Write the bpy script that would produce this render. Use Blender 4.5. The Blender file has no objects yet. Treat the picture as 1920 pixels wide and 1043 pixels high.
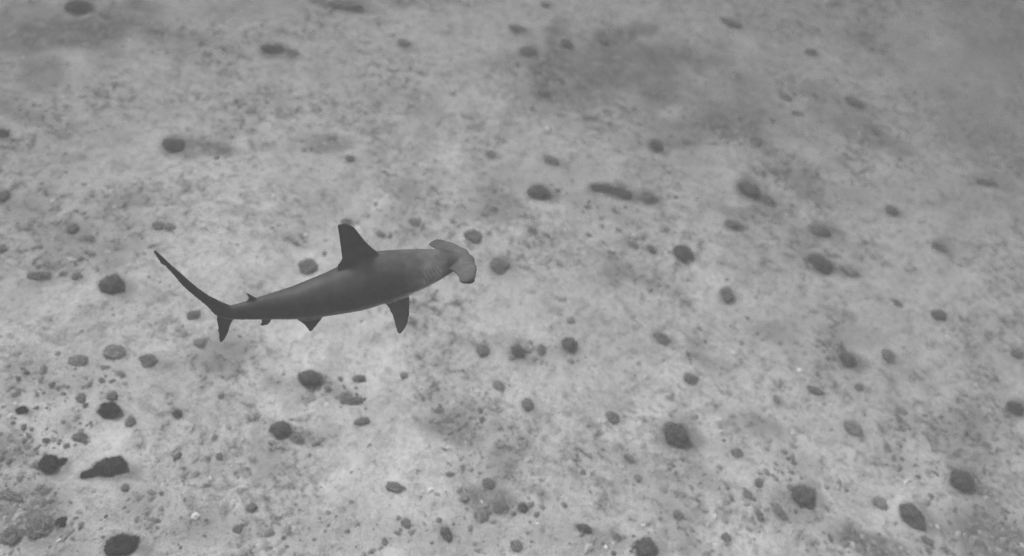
import bpy, bmesh, math, random
import numpy as np
from mathutils import Vector, Matrix, noise as mnoise
R = math.radians
random.seed(7)
S = bpy.context.scene
COL = S.collection

# ------------------------------------------------------------------ camera
W, H = 1920.0, 1043.0
HFOV, PITCH, ROLL, CAMH = R(60), R(47), R(15), 7.0
FPX = (W/2)/math.tan(HFOV/2)
fw = Vector((0, math.cos(PITCH), -math.sin(PITCH)))
u0 = Vector((0, math.sin(PITCH), math.cos(PITCH)))
r0 = Vector((1, 0, 0))
CU = u0*math.cos(ROLL) - r0*math.sin(ROLL)          # image up
CR = r0*math.cos(ROLL) + u0*math.sin(ROLL)          # image right
CP = Vector((0, 0, CAMH))
cam = bpy.data.objects.new('camera', bpy.data.cameras.new('camera'))
COL.objects.link(cam)
cam.data.sensor_fit = 'HORIZONTAL'
cam.data.angle = HFOV
cam.data.clip_start, cam.data.clip_end = 0.05, 500
cam.data.dof.use_dof = True; cam.data.dof.focus_distance = 5.1; cam.data.dof.aperture_fstop = 0.7
cam.matrix_world = Matrix(((CR.x, CU.x, -fw.x, CP.x), (CR.y, CU.y, -fw.y, CP.y),
                           (CR.z, CU.z, -fw.z, CP.z), (0, 0, 0, 1)))
S.camera = cam

# ------------------------------------------------------------------ world, sun, exposure
SUN_EL, SUN_AZ = R(48), R(-62)                       # azimuth from +Y, negative towards -X
wd = bpy.data.worlds.new('World'); S.world = wd; wd.use_nodes = True
nt = wd.node_tree; bg = nt.nodes['Background']
sky = nt.nodes.new('ShaderNodeTexSky'); sky.sky_type = 'NISHITA'; sky.sun_disc = False
sky.sun_elevation, sky.sun_rotation = SUN_EL, SUN_AZ
bw = nt.nodes.new('ShaderNodeRGBToBW')               # the photograph is black and white
nt.links.new(sky.outputs[0], bw.inputs[0]); nt.links.new(bw.outputs[0], bg.inputs[0])
bg.inputs[1].default_value = 0.11
sl = bpy.data.lights.new('sun', 'SUN'); sl.energy = 1.5; sl.angle = R(16); sl.color = (1, 1, 1)
so = bpy.data.objects.new('sun', sl); COL.objects.link(so)
sd = Vector((math.sin(SUN_AZ)*math.cos(SUN_EL), math.cos(SUN_AZ)*math.cos(SUN_EL), math.sin(SUN_EL)))
so.location = sd*30
so.rotation_euler = sd.to_track_quat('Z', 'Y').to_euler()
S.view_settings.view_transform = 'Standard'; S.view_settings.look = 'None'
S.view_settings.gamma = 1; S.view_settings.exposure = 3.64
S.render.engine = 'CYCLES'
S.cycles.use_denoising = True; S.cycles.denoising_prefilter = 'NONE'
S.cycles.volume_bounces = 1
S.cycles.max_bounces = 6

# ------------------------------------------------------------------ helpers
def ray(px, py):
    return (fw + CR*((px-W/2)/FPX) - CU*((py-H/2)/FPX))
def height(x, y):
    n = mnoise.noise
    h = 0.22*n(Vector((x*0.16+3, y*0.16, 1.7))) + 0.085*n(Vector((x*0.55, y*0.55+9, 4.2)))
    h += 0.045*n(Vector((x*1.7, y*1.7, 8.1))) + 0.030*max(-.3, n(Vector((x*3.6, y*3.6, 2.9)))) + 0.012*n(Vector((x*8, y*8, 6.6)))
    return h
def hit(px, py, lift=0.0):
    d = ray(px, py); p = CP + d*(CAMH/-d.z)
    for _ in range(6):
        z = height(p.x, p.y) + lift
        p = CP + d*((CAMH-z)/-d.z)
    return p
def tag(o, label=None, cat=None, group=None, kind=None):
    if label: o['label'] = label
    if cat: o['category'] = cat
    if group: o['group'] = group
    if kind: o['kind'] = kind
    return o
def mat(name):
    m = bpy.data.materials.new(name); m.use_nodes = True
    n = m.node_tree; b = n.nodes['Principled BSDF']
    b.inputs['Specular IOR Level'].default_value = 0.15
    b.inputs['Roughness'].default_value = 0.85
    return m, n, b
def node(n, t, **kw):
    k = n.nodes.new(t)
    for a, v in kw.items(): setattr(k, a, v)
    return k
def ramp(n, src, pts):
    r = n.nodes.new('ShaderNodeValToRGB'); e = r.color_ramp.elements
    while len(e) < len(pts): e.new(0.5)
    for i, (p, v) in enumerate(pts):
        e[i].position = p; e[i].color = (v, v, v, 1)
    n.links.new(src, r.inputs[0]); return r.outputs[0]
def noise_tex(n, vec, scale, detail=4, rough=0.55, dist=0.0):
    t = n.nodes.new('ShaderNodeTexNoise')
    t.inputs['Scale'].default_value = scale; t.inputs['Detail'].default_value = detail
    t.inputs['Roughness'].default_value = rough; t.inputs['Distortion'].default_value = dist
    n.links.new(vec, t.inputs['Vector']); return t.outputs[0]
def math_n(n, op, a, b=None, clamp=False):
    m = n.nodes.new('ShaderNodeMath'); m.operation = op; m.use_clamp = clamp
    for i, v in enumerate((a, b)):
        if v is None: continue
        if isinstance(v, (int, float)): m.inputs[i].default_value = v
        else: n.links.new(v, m.inputs[i])
    return m.outputs[0]
def mix_f(n, f, a, b):
    m = n.nodes.new('ShaderNodeMix'); m.data_type = 'FLOAT'
    for i, v in ((0, f), (2, a), (3, b)):
        if isinstance(v, (int, float)): m.inputs[i].default_value = v
        else: n.links.new(v, m.inputs[i])
    return m.outputs[0]

# ------------------------------------------------------------------ what lies on the seabed (pixel, size in pixels of the photo)
# cx, cy, w, h, tilt, tone (0 dark, 1 mid, 2 sand-dusted or hazed), label
ROCKS = [
 (145, 8, 46, 34, 0, 0, 'dark round rock in the far corner behind the shark, cut by the picture edge'),
 (648, 8, 66, 26, 5, 1, 'broad blurred dark rock at the far picture edge, straight above the dorsal fin'),
 (512, 90, 52, 30, 0, 0, 'dark oblong rock with a paler stone touching it, far above the tail'),
 (549, 98, 26, 20, 20, 1, 'paler stone touching the dark oblong rock far above the tail'),
 (326, 270, 46, 40, 0, 0, 'dark round rock with a long dusky shadow streak painted beside it, above the tail tip'),
 (758, 80, 30, 22, 50, 1, 'small slanted oval rock alone on pale far sand above the dorsal fin'),
 (970, 52, 32, 24, 10, 1, 'upper rock of the far pair at the edge of the large dusky patch'),
 (988, 93, 42, 24, 0, 1, 'lower, wider rock of the far pair at the edge of the large dusky patch'),
 (1063, 78, 26, 25, 0, 1, 'round rock in the far sand just beyond the pair by the dusky patch'),
 (1023, 8, 20, 15, 0, 1, 'small round rock near the far picture edge above the large dusky patch'),
 (1133, 76, 26, 18, -25, 1, 'slanted rock at the start of the thin dusky streak in the far sand'),
 (1022, 172, 34, 30, 25, 1, 'rock at the nearest tip of the large dusky patch'),
 (1232, 178, 34, 28, 0, 2, 'faint rock deep in the middle of the large dusky patch'),
 (1230, 271, 30, 28, 20, 0, 'round dark rock on pale sand below the large dusky patch'),
 (1418, 263, 28, 28, 0, 1, 'round rock at the foot of a dusky trail in the hazy far sand'),
 (1010, 358, 44, 34, 0, 0, 'wide dark rock with a flat underside, alone above the hammer head'),
 (1128, 351, 46, 24, 5, 0, 'end rock of the joined row of three, nearest the shark'),
 (1162, 360, 46, 30, 10, 0, 'middle rock of the joined row of three above the hammer head'),
 (1216, 369, 38, 32, 10, 1, 'round rock just past the joined pair, farthest from the shark in that row'),
 (1402, 352, 52, 36, 35, 0, 'large slanted rock with a pale rim and a smaller one against its lower end'),
 (1440, 374, 34, 26, 35, 1, 'smaller rock leaning against the lower end of a large slanted rock'),
 (887, 440, 38, 29, 8, 1, 'rock inside a pale sand ring just beyond the hammer head'),
 (937, 496, 42, 38, 15, 1, 'round rock straight in front of the snout of the shark'),
 (578, 496, 40, 38, 15, 1, 'angular rock in a pale sand ring just above the back of the shark'),
 (650, 414, 20, 16, 0, 1, 'small rock peeping out behind the tip of the tall dorsal fin'),
 (1281, 470, 40, 38, 0, 0, 'round rock with a dusky fringe, level with the snout and well ahead of it'),
 (1537, 490, 52, 34, 35, 0, 'slanted dark oblong rock with a faint rock beside it in the hazy sand'),
 (1594, 507, 40, 26, 30, 2, 'faint rock beside the slanted dark oblong rock in the hazy sand'),
 (1534, 430, 56, 30, 10, 1, 'broad blurred rock above the slanted oblong rock in the hazy sand'),
 (1590, 672, 38, 35, 15, 0, 'darker rock of the hazy pair, with a tiny stone at its side'),
 (1667, 666, 28, 34, 0, 1, 'paler ragged rock of the hazy pair'),
 (1760, 462, 36, 26, 25, 1, 'oval rock with a faint trail in the haziest sand far ahead'),
 (1672, 393, 28, 24, 20, 1, 'small rock high in the hazy sand beyond the broad blurred one'),
 (1706, 30, 0, 0, 0, 2, None),
 (210, 532, 44, 43, 0, 0, 'large round dark rock alone on pale sand behind the tail fin'),
 (71, 516, 42, 23, 0, 1, 'flat wide rock on the rim of the dusky circle behind the tail'),
 (119, 512, 16, 14, 0, 1, 'tiny round rock between two larger ones on the rim of the dusky circle'),
 (144, 517, 20, 19, 0, 1, 'small rock at the lower corner of the dusky circle behind the tail'),
 (135, 427, 24, 26, 0, 1, 'roundish rock above the dusky circle behind the tail'),
 (168, 447, 20, 17, 0, 1, 'smaller rock just beside the roundish one above the dusky circle'),
 (296, 421, 22, 20, 0, 1, 'dark end of a stone pair just above the tip of the tail'),
 (318, 424, 28, 20, 15, 2, 'pale end of a stone pair just above the tip of the tail'),
 (280, 672, 40, 27, 5, 1, 'dark oblong rock below the lower tail lobe'),
 (214, 655, 38, 34, 30, 2, 'faint upright rock beside the dark oblong one below the tail'),
 (147, 673, 34, 26, 0, 2, 'faint flat rock in the sand below the large round one behind the tail'),
 (364, 589, 26, 20, -15, 1, 'small rock just under the root of the tail fin'),
 (376, 640, 24, 20, 0, 2, 'faint small rock beside the tip of the lower tail lobe'),
 (583, 707, 50, 30, 5, 0, 'dark pointed rock below the pelvic fin'),
 (527, 803, 44, 36, 0, 0, 'bold dark rock with a dusky painted shadow tail, below the belly of the shark'),
 (556, 820, 30, 20, 30, 1, 'lower dusky stone hugging the bold dark rock below the belly'),
 (92, 865, 42, 36, 0, 0, 'black rock with a curling spur, in the near corner behind the tail'),
 (116, 864, 22, 12, -25, 0, 'small spur stone against the black rock in the near corner'),
 (210, 873, 62, 38, -5, 0, 'largest black rock, humped, near the corner behind the tail'),
 (170, 886, 38, 18, -15, 0, 'low dark stone running off the humped black rock'),
 (228, 1018, 62, 42, -10, 0, 'ragged black rock on the near picture edge behind the tail'),
 (204, 766, 42, 32, 10, 0, 'blurred dark rock between the tail and the humped black rock'),
 (209, 741, 22, 20, 0, 1, 'small stone just above the blurred dark rock behind the tail'),
 (41, 768, 26, 18, 0, 0, 'small dark rock near the picture edge, level with the blurred dark one'),
 (151, 744, 18, 22, 0, 1, 'upright small rock between the two dark ones in the near corner'),
 (150, 817, 26, 24, -40, 1, 'slanted small rock above the gap between two black rocks'),
 (332, 774, 20, 17, 0, 0, 'small dark stone alone on pale sand below the tail'),
 (905, 652, 24, 32, 5, 1, 'upright rock with a thin foot, first of the row below the snout'),
 (971, 654, 26, 34, 15, 0, 'dark upright rock with a pale notch, second of the row below the snout'),
 (1014, 652, 20, 26, 10, 1, 'narrow upright rock, third of the row below the snout'),
 (1067, 643, 32, 34, 20, 0, 'squarish dark rock, last of the row below the snout'),
 (990, 756, 24, 28, 0, 1, 'wedge shaped rock standing alone below the row under the snout'),
 (936, 720, 24, 30, -35, 2, 'slim faint rock with a pointed spur below the row under the snout'),
 (1148, 780, 26, 26, -10, 1, 'arrow shaped rock on pale sand between the wedge and the biggest round rock'),
 (1264, 810, 56, 48, 0, 0, 'biggest round rock, fuzzy with algae, on the near sand ahead of the shark'),
 (1211, 1026, 46, 42, 0, 0, 'round black rock cut by the near picture edge'),
 (1506, 928, 46, 44, 35, 0, 'bold black rock with ragged sides on the near hazy sand'),
 (1801, 896, 46, 46, 25, 0, 'bold dark rock with a dusky shadow trail in the near hazy corner'),
 (1835, 915, 34, 20, 25, 2, 'faint stone trailing the bold dark rock in the near hazy corner'),
 (1710, 964, 58, 40, 50, 0, 'tilted drop shaped black rock between the two bold ones'),
 (1738, 1012, 26, 14, 40, 1, 'thin stone trailing below the drop shaped black rock'),
 (1600, 800, 44, 32, 30, 2, 'mottled half buried rock with a dark lower rim'),
 (1650, 940, 28, 26, 0, 2, 'pale round rock just beside the drop shaped black one'),
 (1296, 709, 34, 26, 10, 1, 'rock with a faint trail above the biggest round rock'),
 (1363, 547, 30, 38, 15, 1, 'ragged upright rock among pebbles ahead of the snout'),
 (1382, 847, 22, 22, 0, 1, 'round stone at the head of the pebble trail ahead of the biggest rock'),
 (1423, 964, 28, 16, 60, 1, 'oval stone in the pebble trail beside the bold black rock'),
 (1461, 958, 42, 20, 50, 1, 'long slanted stone at the end of the pebble trail'),
 (1402, 926, 20, 22, 0, 1, 'angular stone halfway along the pebble trail'),
 (1423, 902, 18, 20, 30, 1, 'dark stone upstream of the angular one in the pebble trail'),
 (1095, 990, 34, 20, 15, 0, 'dark slanted rock near the round black one on the near picture edge'),
 (1154, 1006, 22, 20, 0, 1, 'small rock between the dark slanted and the round black one'),
 (915, 904, 28, 24, 0, 1, 'upper dark rock of the near rubble cluster below the pectoral fin'),
 (980, 952, 22, 22, 0, 0, 'round dark rock at the edge of the near rubble cluster'),
 (903, 968, 32, 20, 15, 1, 'low rock at the foot of the near rubble cluster'),
 (937, 950, 28, 26, 0, 1, 'crumbly rock in the middle of the near rubble cluster'),
 (741, 912, 38, 22, 15, 1, 'flat dark rock alone on near sand between belly and rubble cluster'),
 (836, 998, 30, 18, 65, 0, 'upright oval stone on the near sand below the rubble cluster'),
 (968, 1022, 24, 26, 0, 1, 'ragged rock on the near picture edge below the rubble cluster'),
 (723, 1015, 24, 13, 70, 1, 'thin upright stone near the picture edge below the flat dark rock'),
 (761, 978, 20, 18, 0, 1, 'small rock under the flat dark one on the near sand'),
 (1272, 965, 24, 20, 30, 1, 'stone between the round black rock and the pebble trail'),
 (1361, 1006, 22, 18, 0, 1, 'dark little rock on the mottled near sand below the pebble trail'),
 (1528, 730, 34, 16, 25, 1, 'flat slanted stone below the darker rock of the hazy pair'),
 (1610, 725, 20, 17, -20, 1, 'small double stone below the hazy pair'),
 (1904, 765, 34, 28, 0, 0, 'dark blurred rock on the picture edge in the haze'),
 (1908, 662, 26, 24, 0, 1, 'upper, smaller blurred rock on the picture edge in the haze'),
 (1456, 750, 22, 13, 70, 1, 'thin upright stone on bare sand beyond the biggest round rock'),
 (1221, 466, 26, 18, 55, 1, 'slanted stone in the pebble drift before the fringed rock'),
 (1186, 455, 24, 16, 30, 2, 'pale stone in the pebble drift before the fringed rock'),
 (998, 431, 22, 20, 20, 1, 'stone with a notch beyond the rock in front of the snout'),
 (1024, 441, 18, 18, 0, 2, 'pale stone beside the notched one beyond the snout'),
 (926, 391, 17, 14, 0, 1, 'little stone above the rock in the pale ring by the hammer head'),
 (776, 414, 22, 20, 30, 2, 'faint stone on the sand between dorsal fin and hammer head'),
 (4, 248, 24, 30, 0, 0, 'dark rock on the picture edge, far behind the tail'),
 (3, 465, 20, 24, 0, 1, 'dark rock on the picture edge level with the dusky circle'),
 (5, 365, 28, 30, 0, 1, 'dark rock on the picture edge above the dusky circle'),
 (1034, 299, 36, 22, 25, 1, 'slanted rock above the wide flat bottomed one, beyond the hammer head'),
 (920, 287, 20, 17, 0, 1, 'small rock with a tiny pebble below it, beyond the hammer head'),
 (657, 296, 22, 19, 20, 1, 'rock at the corner of the dusky mottled sand above the dorsal fin'),
 (1108, 222, 34, 16, 20, 1, 'slanted stone in the clear far sand between dusky patches'),
 (1450, 320, 20, 16, 0, 2, 'faint stone above the small rock leaning on the large slanted one'),
 (1372, 40, 44, 22, 20, 2, 'faint slanted rock near the far picture edge in the haze'),
 (1521, 96, 26, 17, 10, 1, 'lone dim rock high in the far haze'),
 (1568, 6, 24, 14, 0, 1, 'dim rock on the far picture edge in the haze'),
 (1605, 192, 52, 18, 25, 1, 'long slanted dim rock in the far haze'),
 (1636, 240, 46, 20, 45, 2, 'long steep dim rock below the other long one in the far haze'),
 (1473, 180, 30, 18, 20, 2, 'dim rock in the far haze before the long slanted one'),
 (1494, 211, 28, 14, 0, 2, 'dim low rock below another dim one in the far haze'),
 (1850, 342, 46, 18, 10, 1, 'dim flat rock against the darkest hazy picture edge'),
 (1680, 565, 26, 14, 35, 2, 'small dim stone between the oval rock and the hazy pair'),
 (1760, 588, 30, 26, 0, 1, 'blurred rock in the haze below the oval rock with a trail'),
 (1240, 632, 38, 26, 30, 1, 'crumbly rock with a pale hollow ahead of the row below the snout'),
 (1377, 420, 40, 24, 15, 1, 'low rock under the large slanted one with a pale rim'),
 (1306, 770, 0, 0, 0, 2, None),
 (1563, 833, 0, 0, 0, 2, None),
 (1690, 770, 26, 18, 25, 2, 'dim slanted stone right of the mottled half buried rock'),
 (1688, 788, 18, 18, 0, 1, 'small dark stone in the haze between mottled rock and picture edge'),
 (1663, 838, 17, 19, 15, 1, 'small upright stone below the mottled half buried rock'),
 (1180, 860, 30, 13, 35, 1, 'thin slanted stone beside the biggest round rock'),
 (1093, 885, 13, 14, 0, 1, 'tiny squarish stone on open near sand'),
 (1197, 893, 16, 20, 0, 2, 'pale upright stone below the thin slanted one'),
 (673, 708, 26, 16, 0, 1, 'small oblong stone below the pectoral fin'),
 (660, 750, 44, 18, 0, 1, 'flat dusky stone on the sand below the pelvic fin'),
 (679, 789, 30, 18, -10, 1, 'slanted dusky stone below the flat one on the belly side'),
 (758, 702, 18, 14, 0, 2, 'small pale stone under the tip of the pectoral fin'),
 (415, 742, 14, 15, 0, 1, 'tiny stone below the lower tail lobe on clean sand'),
 (245, 789, 20, 20, 20, 1, 'small stone just beside the blurred dark rock, toward the shark'),
 (145, 803, 0, 0, 0, 1, None),
 (235, 913, 16, 17, 0, 1, 'tiny dark stone just under the humped black rock'),
 (85, 918, 24, 17, 0, 2, 'pale stone under the black rock with a spur'),
 (115, 975, 20, 46, 15, 0, 'upright dark ridge stone in the dusky near corner'),
 (75, 985, 50, 46, -20, 1, 'broad dusky rock in the near corner'),
 (20, 1000, 44, 40, 0, 1, 'dark rock filling the nearest picture corner'),
 (20, 930, 50, 18, 20, 1, 'long dusky rock along the picture edge in the near corner'),
 (470, 950, 24, 17, -10, 1, 'flat stone on near sand below the bold dark rock'),
 (445, 990, 20, 16, -30, 1, 'slanted little stone on the near sand below the flat one'),
]
ROCKS = [r for r in ROCKS if r[6]]
# algae, painted rock shadows and darkened near sand: cx, cy, rx, ry, tilt, strength
FILM_SHADE = [
 (700, 1005, 260, 40, 0, .30), (400, 990, 160, 40, 0, .29), (1020, 1000, 160, 40, 0, .29),  # painted darkening that offsets the brighter near sand under thinner haze
 (120, 58, 180, 40, 0, .75), (290, 60, 150, 28, 5, .35), (85, 130, 50, 50, 50, .45), (60, 225, 80, 20, 15, .4), (430, 20, 170, 28, 0, .25),
 (1030, 125, 36, 70, 20, .7), (1100, 120, 70, 60, 0, .5), (1180, 60, 80, 18, -5, .6), (1230, 150, 110, 60, 10, .5),
 (1190, 130, 190, 75, 8, .55), (1340, 215, 130, 60, 20, .5), (1290, 165, 80, 30, 25, .45), (1330, 235, 90, 40, 20, .55), (1400, 175, 90, 35, 20, .35), (1410, 230, 20, 30, 20, .5),  # last entry: shadow painted beside the round far rock
 (1310, 255, 60, 22, -10, .5), (1620, 240, 110, 30, 30, .45), (1560, 190, 70, 30, 20, .3), (1800, 120, 140, 80, 10, .25),
 (1850, 230, 120, 90, 20, .35), (1640, 60, 150, 40, 10, .15),
 (610, 272, 48, 24, 10, .5), (395, 276, 48, 13, 3, .6), (425, 250, 30, 18, 0, .35), (110, 485, 50, 30, 0, .4), (100, 460, 60, 30, 0, .25),  # includes the painted shadow streak beside the dark round rock
 (640, 735, 45, 22, 20, .45), (850, 800, 50, 40, 20, .6), (880, 775, 50, 25, 0, .4), (830, 745, 30, 20, 0, .3), (930, 945, 70, 28, 10, .55), (860, 885, 30, 30, 0, .3),
 (50, 965, 90, 60, 15, .85), (25, 840, 60, 40, 20, .55), (130, 720, 90, 30, -10, .3), (60, 700, 70, 25, 0, .3), (130, 800, 40, 40, 0, .35),
 (1650, 1022, 90, 26, 10, .75), (1870, 1010, 70, 45, 30, .75), (1820, 985, 60, 40, 0, .45), (1560, 900, 60, 14, 25, .3), (1480, 870, 40, 30, 20, .35),
 (1700, 870, 60, 20, 20, .4), (1540, 790, 0, 0, 0, 0), (1440, 780, 0, 0, 0, 0), (1370, 400, 120, 14, 15, .35), (1130, 395, 90, 25, 20, .35),
 (1430, 420, 60, 20, 20, .25), (1850, 340, 60, 18, 10, .4), (1600, 370, 50, 20, 10, .25), (1770, 800, 100, 25, 10, .3), (1600, 630, 80, 18, 10, .3),
 (1450, 630, 60, 20, 15, .35), (1560, 820, 20, 20, 0, .2), (560, 455, 60, 14, 20, .35), (740, 410, 60, 30, 0, .3), (290, 430, 50, 20, 0, .2),
 (200, 690, 80, 20, 0, .25), (1150, 1020, 120, 16, 0, .35), (1250, 930, 60, 40, 0, .25), (1330, 900, 60, 20, 35, .35), (1380, 850, 40, 30, 0, .25), (1460, 925, 30, 40, 20, .35),
 (1020, 660, 70, 25, 5, .35), (1000, 680, 30, 12, 0, .4), (1020, 330, 90, 30, 0, .25), (700, 170, 80, 30, 20, .2), (790, 190, 40, 30, 40, .3), (180, 250, 60, 25, 0, .2),
 (60, 400, 60, 40, 0, .25), (30, 560, 50, 40, 0, .2), (560, 812, 40, 14, 25, .5), (1835, 915, 45, 18, 25, .45), (540, 1000, 40, 30, 0, .25), (280, 960, 60, 60, 0, .3),  # includes painted shadows trailing the two bold dark rocks
 (370, 880, 80, 40, 0, .2), (660, 600, 20, 20, 0, .25), (700, 960, 60, 50, 20, .25)]
RINGS = [(578, 496, 40), (887, 440, 34), (1010, 640, 30), (840, 285, 30), (1440, 352, 22), (1540, 455, 0), (527, 780, 40), (1740, 930, 60), (1450, 900, 40), (300, 305, 40), (700, 690, 60), (560, 620, 70), (200, 825, 35), (1300, 520, 60), (1220, 770, 40)]

# ------------------------------------------------------------------ the seabed: one sheet, fine in view, coarser to the horizon
def axis(lo, hi, step, far):
    a = list(np.arange(lo, hi+1e-6, step)); s = step; v = lo; left = []
    while v > -far: s *= 1.35; v -= s; left.append(v)
    s = step; v = a[-1]; right = []
    while v < far: s *= 1.35; v += s; right.append(v)
    return left[::-1] + a + right
xs, ys = axis(-7.5, 11.5, .045, 60), axis(1.6, 18.5, .045, 60)
nx, ny = len(xs), len(ys)
GX, GY = np.meshgrid(np.array(xs), np.array(ys))
GZ = np.array([height(x, y) for x, y in zip(GX.ravel(), GY.ravel())])
co = np.stack([GX.ravel(), GY.ravel(), GZ], 1)
idx = np.arange(nx*ny).reshape(ny, nx)
quads = np.stack([idx[:-1, :-1], idx[:-1, 1:], idx[1:, 1:], idx[1:, :-1]], -1).reshape(-1, 4)
me = bpy.data.meshes.new('seabed')
me.vertices.add(len(co)); me.vertices.foreach_set('co', co.ravel())
me.loops.add(quads.size); me.loops.foreach_set('vertex_index', quads.ravel().astype(np.int32))
me.polygons.add(len(quads)); me.polygons.foreach_set('loop_start', np.arange(0, quads.size, 4, dtype=np.int32))
me.polygons.foreach_set('use_smooth', np.ones(len(quads), bool))
me.update(calc_edges=True)
film_shade = np.zeros(len(co)); clean = np.zeros(len(co))
near = (np.abs(co[:, 0]) < 13) & (co[:, 1] > 0) & (co[:, 1] < 20)
def fbm(sc, ofs):
    v = np.zeros(len(co)); f = mnoise.noise
    for i in np.nonzero(near)[0]:
        x, y = co[i, 0]*sc, co[i, 1]*sc
        v[i] = f(Vector((x, y, ofs))) + .55*f(Vector((x*2.1, y*2.1, ofs+5))) + .32*f(Vector((x*4.3, y*4.3, ofs+9)))
    return v
rag = fbm(1.9, 2.7); cloud = fbm(.75, 31.0)
def step01(a, b_, v):
    q = np.clip((v-a)/(b_-a), 0, 1); return q*q*(3-2*q)
def ground_axes(px, py, ang):
    """world ground vectors per photo pixel along the tilted image axes at this spot"""
    p = hit(px, py); a = R(ang)
    e1 = hit(px+10*math.cos(a), py+10*math.sin(a)) - p
    e2 = hit(px-10*math.sin(a), py+10*math.cos(a)) - p
    return p, np.array([[e1.x, e2.x], [e1.y, e2.y]])/10
for cx, cy, rx, ry, an, st in FILM_SHADE:
    if rx == 0: continue
    p, M = ground_axes(cx, cy, an)
    q = np.linalg.inv(M) @ np.stack([co[:, 0]-p.x, co[:, 1]-p.y])
    d2 = (q[0]/rx)**2 + (q[1]/ry)**2
    film_shade = np.maximum(film_shade, min(1, st*1.55)*step01(.05, .95, np.exp(-d2*.7) + .40*rag)*(d2 < 3.2))
for cx, cy, w, h, an, tone, _l in ROCKS:              # soft shadow of each rock painted into the sand on one side
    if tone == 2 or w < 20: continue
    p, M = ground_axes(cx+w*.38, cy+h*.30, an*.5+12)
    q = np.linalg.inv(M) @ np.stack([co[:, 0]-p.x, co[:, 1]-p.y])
    film_shade = np.maximum(film_shade, (.78-.22*tone)*step01(.05, .85, np.exp(-((q[0]/(w*.72))**2+(q[1]/(h*.60))**2)) + .30*rag)*((q[0]/w)**2+(q[1]/h)**2 < 1.6))
for cx, cy, w, h, an, tone, _l in ROCKS:              # and a thin ragged fringe of algae all round
    p, M = ground_axes(cx, cy+h*.15, an)
    q = np.linalg.inv(M) @ np.stack([co[:, 0]-p.x, co[:, 1]-p.y])
    d2 = (q[0]/(w*.66))**2 + (q[1]/(h*.66))**2
    film_shade = np.maximum(film_shade, (.85-.2*tone)*step01(.2, .8, np.exp(-d2*.8) + .28*rag)*(d2 < 2.6))
for cx, cy, rr in RINGS:
    if rr == 0: continue
    p, M = ground_axes(cx, cy, 0)
    q = np.linalg.inv(M) @ np.stack([co[:, 0]-p.x, co[:, 1]-p.y])
    clean = np.maximum(clean, np.exp(-(q[0]**2+q[1]**2)/rr**2))
film_shade = np.maximum(film_shade, .62*step01(.15, .85, cloud + .5*rag))        # loose turf clouds over the open sand
for nm, v in (('rough', step01(-.35, .55, cloud)), ('film_shade', film_shade), ('clean', clean)):
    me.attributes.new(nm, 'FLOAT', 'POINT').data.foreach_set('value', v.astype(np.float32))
m, n, b = mat('sand')
tc = node(n, 'ShaderNodeNewGeometry').outputs['Position']
af = node(n, 'ShaderNodeAttribute', attribute_name='film_shade').outputs['Fac']
ar = node(n, 'ShaderNodeAttribute', attribute_name='rough').outputs['Fac']
ac = node(n, 'ShaderNodeAttribute', attribute_name='clean').outputs['Fac']
big = noise_tex(n, tc, .55, 4, .55, .8)
mid = noise_tex(n, tc, 3.2, 5, .6, .3)
med = noise_tex(n, tc, 7.5, 5, .62, .7)
fin = noise_tex(n, tc, 17, 5, .68, .3)
grn = noise_tex(n, tc, 60, 3, .65)
spk = noise_tex(n, tc, 30, 2, .5, .5)
base = math_n(n, 'ADD', ramp(n, big, [(.34, .48), (.66, .61)]), ramp(n, mid, [(.3, -.02), (.72, .12)]))
rg_ = mix_f(n, ar, .65, 1.35)                          # clean sand here, rubbly sand there
d = math_n(n, 'ADD', ramp(n, med, [(.26, .40), (.40, .17), (.56, 0)]), ramp(n, fin, [(.28, .32), (.42, .10), (.60, 0)]))
d = math_n(n, 'ADD', d, ramp(n, spk, [(.26, .34), (.34, 0)]))                  # pits and specks
d = math_n(n, 'SUBTRACT', d, ramp(n, spk, [(.70, 0), (.78, .22)]))             # pale shell bits
base = math_n(n, 'SUBTRACT', base, math_n(n, 'MULTIPLY', d, rg_))
base = math_n(n, 'SUBTRACT', base, ramp(n, grn, [(.28, .16), (.5, 0)]))
base = math_n(n, 'ADD', base, math_n(n, 'MULTIPLY', ac, .12))
base = math_n(n, 'MAXIMUM', base, .10)
# patchy algae and painted shade: its strength moves the threshold of a noise
pat = math_n(n, 'ADD', math_n(n, 'MULTIPLY', med, .60), math_n(n, 'MULTIPLY', fin, .70))
pat = math_n(n, 'ADD', pat, math_n(n, 'MULTIPLY', mid, .25))
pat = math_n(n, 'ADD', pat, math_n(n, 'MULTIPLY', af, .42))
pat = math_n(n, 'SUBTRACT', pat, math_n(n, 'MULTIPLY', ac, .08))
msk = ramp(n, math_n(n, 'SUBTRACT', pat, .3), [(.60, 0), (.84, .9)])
alg_shade = math_n(n, 'ADD', ramp(n, fin, [(.32, .03), (.66, .20)]), ramp(n, med, [(.42, 0), (.68, .22)]))
base = mix_f(n, msk, base, alg_shade)
cc = node(n, 'ShaderNodeCombineColor')
for i in range(3): n.links.new(base, cc.inputs[i])
n.links.new(cc.outputs[0], b.inputs['Base Color'])
bp = node(n, 'ShaderNodeBump'); bp.inputs['Strength'].default_value = .7; bp.inputs['Distance'].default_value = .05
hh = math_n(n, 'ADD', math_n(n, 'MULTIPLY', fin, .7), math_n(n, 'MULTIPLY', mid, .8))
n.links.new(math_n(n, 'ADD', hh, math_n(n, 'MULTIPLY', grn, .25)), bp.inputs['Height'])
n.links.new(bp.outputs[0], b.inputs['Normal'])
b.inputs['Roughness'].default_value = 1; b.inputs['Specular IOR Level'].default_value = 0
me.materials.append(m)
sea = bpy.data.objects.new('seabed', me); COL.objects.link(sea); tag(sea, kind='structure')

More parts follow.
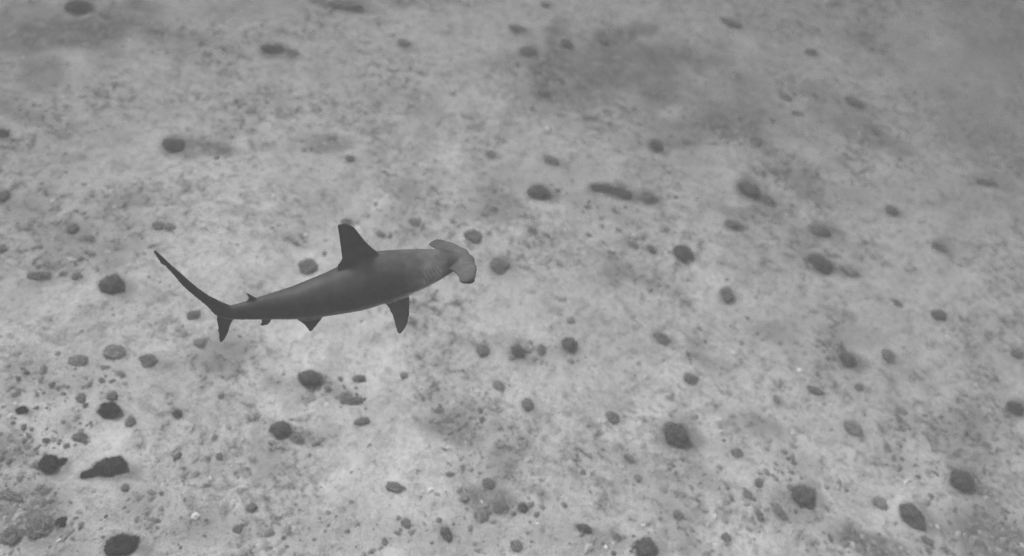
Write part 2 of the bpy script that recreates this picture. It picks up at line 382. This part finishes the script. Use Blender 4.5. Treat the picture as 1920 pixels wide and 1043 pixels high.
# ------------------------------------------------------------------ rocks
def rock_mat(name, lo, hi, dust):
    m, n, b = mat(name)
    tc = node(n, 'ShaderNodeTexCoord').outputs['Object']
    a = noise_tex(n, tc, 3.5, 5, .65, .4)
    g = ramp(n, a, [(.3, lo), (.62, hi), (.8, dust)])
    n.links.new(g, b.inputs['Base Color'])
    bp = node(n, 'ShaderNodeBump'); bp.inputs['Strength'].default_value = .6; bp.inputs['Distance'].default_value = .08
    n.links.new(noise_tex(n, tc, 9, 4, .6), bp.inputs['Height']); n.links.new(bp.outputs[0], b.inputs['Normal'])
    b.inputs['Specular IOR Level'].default_value = .05; b.inputs['Roughness'].default_value = 1
    return m
RM = [rock_mat('algae_covered_rock', .11, .21, .36), rock_mat('weathered_rock', .19, .33, .5), rock_mat('sand_dusted_or_hazed_rock', .24, .42, .55), rock_mat('black_rock', .035, .08, .16)]
AM = [rock_mat('dark_algae', .11, .20, .30), rock_mat('grey_algae', .19, .31, .42), rock_mat('pale_algae', .24, .38, .5), rock_mat('black_algae', .035, .075, .13)]
def rock_mesh(seed, sub=3):
    rnd = random.Random(seed)
    bm = bmesh.new(); bmesh.ops.create_icosphere(bm, subdivisions=sub, radius=1)
    o = Vector((rnd.uniform(-50, 50), rnd.uniform(-50, 50), rnd.uniform(-50, 50)))
    for v in bm.verts:
        d = v.co.normalized()
        r = 1 + .42*mnoise.noise(d*1.3+o) + .26*mnoise.noise(d*2.9+o) + .16*mnoise.noise(d*6.5+o) + .09*mnoise.noise(d*13+o)
        v.co = d*r
        if v.co.z < 0: v.co.z *= .55
    for f in bm.faces: f.smooth = True
    mx = max(max(abs(v.co.x) for v in bm.verts), max(abs(v.co.y) for v in bm.verts))
    for v in bm.verts: v.co /= mx
    return bm
def tuft_mesh(bm, seed, count):
    """short algae blades standing out of the rock, more of them low down"""
    rnd = random.Random(seed+99); fs = [f for f in bm.faces if f.calc_center_median().z > -.25]
    t = bmesh.new()
    for _ in range(count):
        f = rnd.choice(fs); p = f.calc_center_median(); nn = f.normal
        ax = nn.orthogonal(); ax.rotate(Matrix.Rotation(rnd.uniform(0, 6.28), 3, nn))
        d = (nn + Vector((rnd.uniform(-.6, .6), rnd.uniform(-.6, .6), rnd.uniform(-.2, .6)))).normalized()
        L = rnd.uniform(.08, .30); w = rnd.uniform(.02, .045)
        q = p + ax*rnd.uniform(-.05, .05) - nn*.03
        a = t.verts.new(q-ax*w); c = t.verts.new(q+ax*w); e = t.verts.new(q+d*L*.6+ax*w*.7); g = t.verts.new(q+d*L)
        t.faces.new((a, c, e, g))
    return t
def to_mesh(bm, name, m):
    me = bpy.data.meshes.new(name); bm.to_mesh(me); bm.free(); me.materials.append(m); return me
VAR = {}
def variant(k, tone):
    if (k, tone) not in VAR:
        bm = rock_mesh(100+k, 4); tb = tuft_mesh(bm, k, 1500)
        VAR[(k, tone)] = (to_mesh(bm, 'rock', RM[tone]), to_mesh(tb, 'algae', AM[tone]))
    return VAR[(k, tone)]
for i, (cx, cy, w, h, an, tone, label) in enumerate(ROCKS):
    rm, am = variant(i % 9, 3 if tone == 0 and cx < 300 and cy > 700 else tone)
    if tone == 1 and w <= 22 and not (cx < 420 and cy > 690): tone = 2
    if cy < 320: tone = min(2, tone+1)               # tone step mimics far haze, though it only flattens the rock here
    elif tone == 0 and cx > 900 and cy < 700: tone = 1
    p0, M = ground_axes(cx, cy+h*.12, an)
    dist = (p0-CP).dot(fw); mpp = dist/FPX
    o = bpy.data.objects.new('rock', rm); COL.objects.link(o)
    rx = w*mpp*.5
    # the ground foreshortens the depth axis; keep a rock's depth near its height on the picture
    ry = min(max(h*mpp*.5*1.12, rx*.5), rx*1.25)
    rz = min(rx, ry)*(.60 if tone == 0 else .45 if tone == 1 else .32)
    o.scale = (rx, ry, rz)
    ax = Vector((M[0, 0], M[1, 0], 0)).normalized()
    o.rotation_euler = (0, 0, math.atan2(ax.y, ax.x) + (math.pi if i % 2 else 0))
    o.location = (p0.x, p0.y, height(p0.x, p0.y) + rz*(.1 if tone == 0 else 0))
    tag(o, label, 'rock', 'algae covered rocks lying on the sand')
    a = bpy.data.objects.new('algae', am); COL.objects.link(a); a.parent = o

# small stones: individuals, told apart only by the stretch of sand they lie on
STONES = [rock_mesh(300+k, 2) for k in range(6)]
SM = [[to_mesh(bm_.copy(), 'stone', RM[t]) for t in range(3)] for bm_ in STONES]
def zone(px, py):
    if py < 330: return ('small stone on the far sand beyond the tip of the dorsal fin', 'small stones on the far sand')
    if px > 900 and py < 640: return ('small stone on the hazy sand level with the snout or ahead of it', 'small stones ahead of the shark')
    if px < 560 and py < 690: return ('small stone on the sand around the tail of the shark', 'small stones around the tail')
    if px < 420: return ('small stone in the dusky near corner below the tail', 'small stones in the near corner')
    if px < 1100: return ('small stone on the near sand below the belly or snout', 'small stones below the shark')
    return ('small stone on the near hazy sand around the biggest round rocks', 'small stones on the near hazy sand')
CLUST = [(60, 800, 90, 90, 34), (1430, 930, 60, 60, 24), (930, 940, 80, 50, 26), (860, 800, 60, 60, 20), (1010, 665, 70, 30, 12), (560, 860, 200, 130, 30),
         (200, 950, 200, 80, 20), (1160, 430, 120, 50, 16), (1380, 580, 50, 50, 8), (1000, 870, 260, 130, 24), (480, 270, 260, 70, 14), (800, 440, 200, 60, 8),
         (1300, 920, 120, 90, 16), (450, 450, 250, 90, 12), (1500, 680, 200, 120, 10), (1150, 560, 220, 90, 12), (850, 200, 300, 120, 10), (240, 600, 200, 80, 14)]
SH_BOX = (280, 430, 900, 640)
k = 0
for cx, cy, sx, sy, nn in CLUST:
    for _ in range(int(nn*.5)):
        px, py = random.gauss(cx, sx*.6), random.gauss(cy, sy*.6)
        if not (4 < px < 1916 and 4 < py < 1039): continue
        if 330 < px < 860 and 480 < py < 590: continue
        p = hit(px, py); mpp = (p-CP).dot(fw)/FPX
        s = random.choice((6, 7, 8, 9, 11, 13, 15))*mpp*.5
        o = bpy.data.objects.new('stone', SM[k % 6][random.choice((1, 2, 2, 2) if px > 420 or py < 690 else (0, 1, 1, 2))]); COL.objects.link(o)
        sx_ = s*random.uniform(.8, 1.6); o.scale = (sx_, s, min(s, sx_)*.45)
        o.rotation_euler = (random.uniform(-.2, .2), random.uniform(-.2, .2), random.uniform(0, 6.28))
        o.location = (p.x, p.y, p.z + s*.1)
        lb, gr = zone(px, py); tag(o, lb, 'stone', gr); k += 1
print('stones', k)

# countless grit, and the crusty rubble where algae grows: one object each
def crumbs(name, label, spots, size, tones, flat, seed):
    vs, fs = [], []
    rnd = random.Random(seed)
    base = [(1, 0, 0), (.3, .95, 0), (-.8, .6, 0), (-.8, -.6, 0), (.3, -.95, 0), (0, 0, 1), (0, 0, -.6)]
    tri = [(0, 1, 5), (1, 2, 5), (2, 3, 5), (3, 4, 5), (4, 0, 5), (1, 0, 6), (2, 1, 6), (3, 2, 6), (4, 3, 6), (0, 4, 6)]
    for x, y in spots:
        s = size(rnd); z = height(x, y) + s*.12; a = rnd.uniform(0, 6.28); c, q = math.cos(a), math.sin(a)
        o = len(vs); e = rnd.uniform(.8, 1.9)
        for bx, by, bz in base:
            bx, by, bz = bx*s*e*rnd.uniform(.6, 1.25), by*s*rnd.uniform(.6, 1.25), bz*s*flat*rnd.uniform(.6, 1.2)
            vs.append((x+bx*c-by*q, y+bx*q+by*c, z+bz))
        fs += [(o+i, o+j, o+l) for i, j, l in tri]
    me = bpy.data.meshes.new(name); me.from_pydata(vs, [], fs)
    m, n, b = mat(name)
    isl = node(n, 'ShaderNodeNewGeometry').outputs['Random Per Island']
    n.links.new(ramp(n, isl, tones), b.inputs['Base Color'])
    me.materials.append(m)
    o = bpy.data.objects.new(name, me); COL.objects.link(o)
    tag(o, label, 'rubble', kind='stuff')
rnd = random.Random(11); grit = []
while len(grit) < 4500:
    x, y = rnd.uniform(-7.5, 11), rnd.uniform(1.8, 17)
    dn = mnoise.noise(Vector((x*.5, y*.5, 3.3))) + .6*mnoise.noise(Vector((x*1.6, y*1.6, 6.3)))
    if rnd.random() < .22 + .9*max(0, dn): grit.append((x, y))
crumbs('grit', 'loose grit and shell crumbs strewn over the pale sand', grit, lambda r: .010+.022*r.random()**2.5,
       [(0, .27), (.5, .42), (.9, .6), (1, .75)], .7, 12)
crust = []
for cx, cy, rx, ry, an, st in FILM_SHADE:
    if st < .3 or cy < 200: continue
    for _ in range(int(min(130, rx*ry*.026)*min(1.3, st*2))):
        u, v = rnd.gauss(0, .62)*rx, rnd.gauss(0, .62)*ry; a = R(an)
        p = hit(cx+u*math.cos(a)-v*math.sin(a), cy+u*math.sin(a)+v*math.cos(a)); crust.append((p.x, p.y))
print('crust', len(crust))
crumbs('rubble', 'dusky crusted rubble in low patches on the sand', crust, lambda r: .009+.030*r.random()**2.2,
       [(0, .12), (.5, .22), (.9, .34), (1, .42)], .5, 13)

# white shell chips
m, n, b = mat('white_shell'); b.inputs['Base Color'].default_value = (.85, .85, .85, 1)
def shell(px, py, L, wd_, an, label):
    bm = bmesh.new(); bmesh.ops.create_uvsphere(bm, u_segments=12, v_segments=7, radius=1)
    for v in bm.verts:
        v.co.z = v.co.z*.35 + .25*(1-v.co.x**2-v.co.y**2); v.co.y *= (1-.35*v.co.x)
    for f in bm.faces: f.smooth = True
    p, M = ground_axes(px, py, an); mpp = (p-CP).dot(fw)/FPX
    o = bpy.data.objects.new('shell', to_mesh(bm, 'shell', m)); COL.objects.link(o)
    o.scale = (L*mpp*.7, wd_*mpp*.7, wd_*mpp*.6)
    ax = Vector((M[0, 0], M[1, 0], 0)); o.rotation_euler = (0, 0, math.atan2(ax.y, ax.x))
    o.location = (p.x, p.y, p.z+.006); tag(o, label, 'shell', 'white shell chips on the sand')
for a in [(1026, 242, 11, 4, 85, 'long white shell chip standing bright on far sand below the dusky patch'),
          (1453, 87, 7, 4, 0, 'tiny white shell chip in the far haze'),
          (671, 428, 7, 5, 0, 'white shell chip close to the dorsal fin'),
          (1672, 569, 5, 4, 0, 'white shell speck in the haze below the oval rock'),
          (1776, 632, 7, 4, 10, 'bright white shell speck toward the hazy picture edge'),
          (1500, 695, 10, 7, 0, 'largest pale shell, dull white, on sand before the hazy pair of rocks'),
          (1486, 813, 5, 4, 0, 'white shell speck beyond the biggest round rock'),
          (1136, 1027, 4, 7, 0, 'small upright white shell chip by the near picture edge')]:
    shell(*a)

# ------------------------------------------------------------------ hammerhead shark
EL, YAW, D0 = R(35), R(24), 5.0
X0 = CR; Y0 = CU*math.sin(EL) + fw*math.cos(EL); Z0 = CU*math.cos(EL) - fw*math.sin(EL)
SX = X0*math.cos(YAW) + Y0*math.sin(YAW); SY = -X0*math.sin(YAW) + Y0*math.cos(YAW); SZ = Z0
ZS = 660/1920.
def zray(zx, zy): return ray(260+zx*ZS, 390+zy*ZS)
O = CP + zray(1050, 470)*D0
SMW = Matrix(((SX.x, SY.x, SZ.x, O.x), (SX.y, SY.y, SZ.y, O.y), (SX.z, SY.z, SZ.z, O.z), (0, 0, 0, 1)))
INV = SMW.inverted()
def on_plane(zx, zy, pt, nrm):
    """local point where the sight line through a photo point meets a local plane"""
    d = INV.to_3x3() @ zray(zx, zy); c = INV @ CP; nrm = Vector(nrm)
    return c + d*((Vector(pt)-c).dot(nrm)/d.dot(nrm))
MPZ = D0/FPX*ZS                                       # metres per zoomed pixel at the shark
# spine: zoomed x, top, bottom outline, width/height
ST = [(425, 548, 590, .5), (470, 533, 608, .55), (520, 530, 613, .62), (580, 512, 613, .7), (640, 492, 613, .76), (750, 458, 613, .82), (850, 428, 613, .86),
      (950, 388, 605, .88), (1050, 348, 590, .9), (1150, 300, 574, .9), (1220, 262, 560, .9), (1300, 234, 532, .92), (1400, 226, 497, .95),
      (1500, 221, 458, .98), (1580, 221, 420, 1.0), (1640, 222, 388, 1.05), (1700, 226, 350, 1.15), (1745, 236, 318, 1.3), (1785, 250, 300, 1.3)]
bm = bmesh.new()
NR = 40
SP = []
for zx, t, bt, r in ST:
    c = on_plane(zx, (t+bt)/2, (0, 0, 0), (0, 1, 0))
    hh = (bt-t)/2*MPZ*((D0+(SMW @ c - O).dot(fw))/D0)
    h = hh*.985/math.sqrt(math.cos(EL)**2 + (r*math.sin(EL))**2)
    SP.append((c.x, c.z, h, h*r))
SP = np.array(SP)
xi = np.linspace(SP[0, 0], SP[-1, 0], 90)
# smooth the profile a little
def sm(col):
    v = np.interp(xi, SP[:, 0], SP[:, col])
    for _ in range(6): v[1:-1] = (v[:-2]+2*v[1:-1]+v[2:])/4
    return v
zi, hi, wi = sm(1), sm(2), sm(3)
rings = []
for x, z, h, w_ in zip(xi, zi, hi, wi):
    rg = []
    for j in range(NR):
        a = 2*math.pi*j/NR; c, s = math.cos(a), math.sin(a)
        yy = w_*math.copysign(abs(c)**.95, c); zz = h*math.copysign(abs(s)**.95, s)
        if s < 0: zz *= .97
        rg.append(bm.verts.new((x, yy, z+zz)))
    rings.append(rg)
def skin(rings):
    for a, b_ in zip(rings[:-1], rings[1:]):
        nn = len(a)
        for j in range(nn): bm.faces.new((a[j], a[(j+1) % nn], b_[(j+1) % nn], b_[j]))
    bm.faces.new(rings[0][::-1]); bm.faces.new(rings[-1])
skin(rings)
def fin(levels, pt, nrm, t0, t1, mirror=False):
    """loft of rounded sections from root to tip; levels are (leading, trailing) outline points"""
    nrm = Vector(nrm).normalized(); n_ = len(levels)
    for sgn in ((1, -1) if mirror else (1,)):
        rg = []
        for i, (a, b_) in enumerate(levels):
            A, B = on_plane(*a, pt, nrm), on_plane(*b_, pt, nrm)
            mid_, half = (A+B)/2, (A-B)/2
            t = (t0 + (t1-t0)*(i/(n_-1))**.7)*D0/6.2
            t = max(.0055, min(t, half.length*.6))
            ring = []
            for j in range(20):
                an = 2*math.pi*j/20; c, s = math.cos(an), math.sin(an)
                v = mid_ + half*c + nrm*(t*s*(.72+.28*c))
                ring.append(bm.verts.new((v.x, v.y*sgn, v.z)))
            rg.append(ring)
        skin(rg)
mid_n, mid_p = (0, 1, 0), (0, 0, 0)
fin([((1345, 290), (1080, 370)), ((1292, 230), (1083, 316)), ((1268, 212), (1107, 280)), ((1235, 180), (1103, 225)), ((1206, 141), (1096, 175)),
     ((1180, 109), (1086, 130)), ((1152, 92), (1082, 106)), ((1122, 84), (1086, 88))], mid_p, mid_n, .03, .010)
fin([((665, 520), (602, 540)), ((636, 486), (582, 515)), ((616, 474), (599, 492)), ((603, 467), (590, 478)), ((592, 463), (584, 466))], mid_p, mid_n, .014, .007)
fin([((735, 585), (668, 600)), ((717, 627), (668, 622)), ((698, 639), (664, 632)), ((672, 644), (658, 640))], mid_p, mid_n, .012, .007)
# tail: upper lobe runs on from the body, lower lobe below
fin([((600, 545), (520, 590)), ((510, 536), (415, 585)), ((455, 514), (376, 542)), ((380, 476), (336, 508)), ((320, 433), (284, 466)), ((270, 391), (240, 428)),
     ((215, 342), (193, 372)), ((163, 296), (143, 318)), ((138, 270), (118, 303)), ((120, 255), (110, 288)), ((105, 241), (92, 262)), ((88, 228), (78, 238))], mid_p, mid_n, .034, .009)
fin([((560, 575), (430, 560)), ((514, 612), (424, 598)), ((500, 640), (430, 642)), ((489, 678), (435, 690)), ((471, 712), (439, 722)), ((456, 733), (444, 735))], mid_p, mid_n, .028, .009)
def body_at(zx):
    c = on_plane(zx, 450, (0, 0, 0), (0, 1, 0))
    return c.x, np.interp(c.x, xi, zi), np.interp(c.x, xi, hi), np.interp(c.x, xi, wi)
x, z, h, w_ = body_at(930)
d = Vector((0, -.5, -.86)); nrm = Vector((1, 0, 0)).cross(d)
fin([((1010, 565), (850, 585)), ((1002, 604), (866, 616)), ((979, 632), (896, 634)), ((958, 658), (914, 655)), ((942, 676), (930, 674))], (x, -.35*w_, z-.75*h), nrm, .016, .008, True)
x, z, h, w_ = body_at(1420)
d = Vector((.0, -.72, -.69)); nrm = Vector((1, 0, 0)).cross(d)
fin([((1465, 425), (1330, 465)), ((1480, 466), (1322, 514)), ((1480, 520), (1346, 528)), ((1478, 575), (1368, 557)), ((1469, 625), (1387, 602)),
     ((1453, 660), (1399, 650)), ((1437, 680), (1409, 680)), ((1426, 688), (1417, 687))], (x, -.7*w_, z-.55*h), nrm, .024, .009, True)
# the hammer: span station, front, rear, half thickness in zoomed pixels
HC = on_plane(1695, 288, (0, 0, 0), (0, 1, 0)); dk = MPZ*((D0+(SMW @ HC - O).dot(fw))/D0)
HA = [(0, 122, -60, 36), (22, 129, -56, 34), (48, 130, -48, 30), (75, 118, -36, 26), (95, 110, -27, 22), (116, 108, -22, 20), (144, 98, -20, 18), (168, 83, -24, 17), (182, 68, -29, 17), (196, 65, -33, 18), (210, 54, -33, 18), (219, 40, -25, 16), (225, 24, -10, 10)]
HYAW = R(4); rg = []
for s_, (y_, f_, r_, t_) in [(-1, q) for q in HA[::-1]] + [(1, q) for q in HA[1:]]:
    ring = []
    for j in range(24):
        an = 2*math.pi*j/24; c, s = math.cos(an), math.sin(an)
        px = (f_+r_)/2 + (f_-r_)/2*c
        # fuller towards the front edge
        py = t_*s*(.8+.2*c) - 6*(y_/235)**2
        v = Vector((px*math.cos(HYAW)-s_*y_*math.sin(HYAW), px*math.sin(HYAW)+s_*y_*math.cos(HYAW), py))*dk
        ring.append(bm.verts.new(HC+v))
    rg.append(ring)
skin(rg)
bmesh.ops.recalc_face_normals(bm, faces=bm.faces)
raw = bpy.data.meshes.new('raw'); bm.to_mesh(raw); bm.free()
tmp = bpy.data.objects.new('raw', raw); COL.objects.link(tmp)
md = tmp.modifiers.new('r', 'REMESH'); md.mode = 'VOXEL'; md.voxel_size = .0055; md.use_smooth_shade = True
sm_ = tmp.modifiers.new('s', 'SMOOTH'); sm_.factor = .5; sm_.iterations = 6
dg = bpy.context.evaluated_depsgraph_get(); dg.update()
sme = bpy.data.meshes.new_from_object(tmp.evaluated_get(dg)); sme.name = 'hammerhead_shark'
bpy.data.objects.remove(tmp); bpy.data.meshes.remove(raw)
nv = len(sme.vertices); print('shark verts', nv)
vc = np.empty(nv*3); sme.vertices.foreach_get('co', vc); vc = vc.reshape(-1, 3)
zz = np.interp(vc[:, 0], xi, zi); hz = np.interp(vc[:, 0], xi, hi); wz = np.interp(vc[:, 0], xi, wi)
tt = (vc[:, 2]-zz)/hz                                 # -1 belly .. 1 back
inside = ((vc[:, 1]/wz)**2 + tt**2) < 1.25            # the trunk, not the fins
L = xi[-1]-xi[0]; sx_ = (vc[:, 0]-xi[0])/L            # 0 tail root .. 1 snout
def sst(a, b_, v): q = np.clip((v-a)/(b_-a), 0, 1); return q*q*(3-2*q)
head = sst(.72, 1.0, sx_)
side = np.full(nv, .070) + .055*head + .02*sst(.45, .7, sx_)
belly = 1-sst(-.72, -.30, tt)                         # pale below, dark above, with bounce light off the sand painted in
pig = np.where(inside, side + (.45-side)*belly*(.35+.65*sst(.15, .5, sx_)), .065+.05*head)
# paler cheek with the gill slits
gx, gz = sx_-.825, tt-.12
pig += np.where(inside, .60*np.exp(-((gx/.075)**2+(gz/.55)**2)), 0)
for q in range(5):
    ln = np.abs(sx_ - (.795+.017*q) + .03*tt)
    pig *= np.where(inside & (ln < .0026) & (np.abs(tt-.12) < .34), .72, 1)
hw = step01(-75, 10, (vc[:, 0]-HC.x)/dk)
pig = pig*.60*(1-hw) + hw*(.062+.022*sst(.0, .07, vc[:, 0]-HC.x) - .02*sst(.5, 1, np.abs(vc[:, 1]-HC.y)/(225*dk)))
pig *= .55
sme.attributes.new('pigment', 'FLOAT', 'POINT').data.foreach_set('value', pig.astype(np.float32))
m, n, b = mat('shark_skin')
at = node(n, 'ShaderNodeAttribute', attribute_name='pigment').outputs['Fac']
tc = node(n, 'ShaderNodeTexCoord').outputs['Object']
mot = ramp(n, noise_tex(n, tc, 11, 6, .68, .3), [(.28, .45), (.5, .95), (.72, 1.6)])
g = math_n(n, 'MULTIPLY', at, mot)
cc = node(n, 'ShaderNodeCombineColor')
for i in range(3): n.links.new(g, cc.inputs[i])
n.links.new(cc.outputs[0], b.inputs['Base Color'])
b.inputs['Roughness'].default_value = .6; b.inputs['Specular IOR Level'].default_value = .12
sme.materials.clear(); sme.materials.append(m)
sh = bpy.data.objects.new('hammerhead_shark', sme); COL.objects.link(sh); sh.matrix_world = SMW
tag(sh, 'dark grey hammerhead shark swimming over the pale sand, tall dorsal fin raised', 'shark')
m, n, b = mat('eye'); b.inputs['Base Color'].default_value = (.015, .015, .015, 1); b.inputs['Roughness'].default_value = .25
for s_ in (-1, 1):
    bm = bmesh.new(); bmesh.ops.create_uvsphere(bm, u_segments=20, v_segments=12, radius=1)
    for f in bm.faces: f.smooth = True
    e = bpy.data.objects.new('eye', to_mesh(bm, 'eye', m)); COL.objects.link(e); e.parent = sh
    px, py = 20, s_*220
    e.location = HC + Vector((px*math.cos(HYAW)-py*math.sin(HYAW), px*math.sin(HYAW)+py*math.cos(HYAW), -8))*dk
    e.scale = (26*dk, 11*dk, 13*dk)

# ------------------------------------------------------------------ the water's haze
bm = bmesh.new(); bmesh.ops.create_cube(bm, size=1)
me = bpy.data.meshes.new('haze'); bm.to_mesh(me); bm.free()
hz_ = bpy.data.objects.new('haze', me); COL.objects.link(hz_)
zb = float(GZ.min())-1.0; zt = CAMH+.6
hz_.location = (0, 0, (zb+zt)/2); hz_.scale = (200, 200, zt-zb); tag(hz_, kind='stuff')
m = bpy.data.materials.new('water_haze'); m.use_nodes = True; n = m.node_tree
n.nodes.remove(n.nodes['Principled BSDF'])
pv = node(n, 'ShaderNodeVolumePrincipled'); pv.inputs['Color'].default_value = (.060, .060, .060, 1)
pv.inputs['Density'].default_value = .118
n.links.new(pv.outputs[0], n.nodes['Material Output'].inputs['Volume'])
me.materials.append(m)
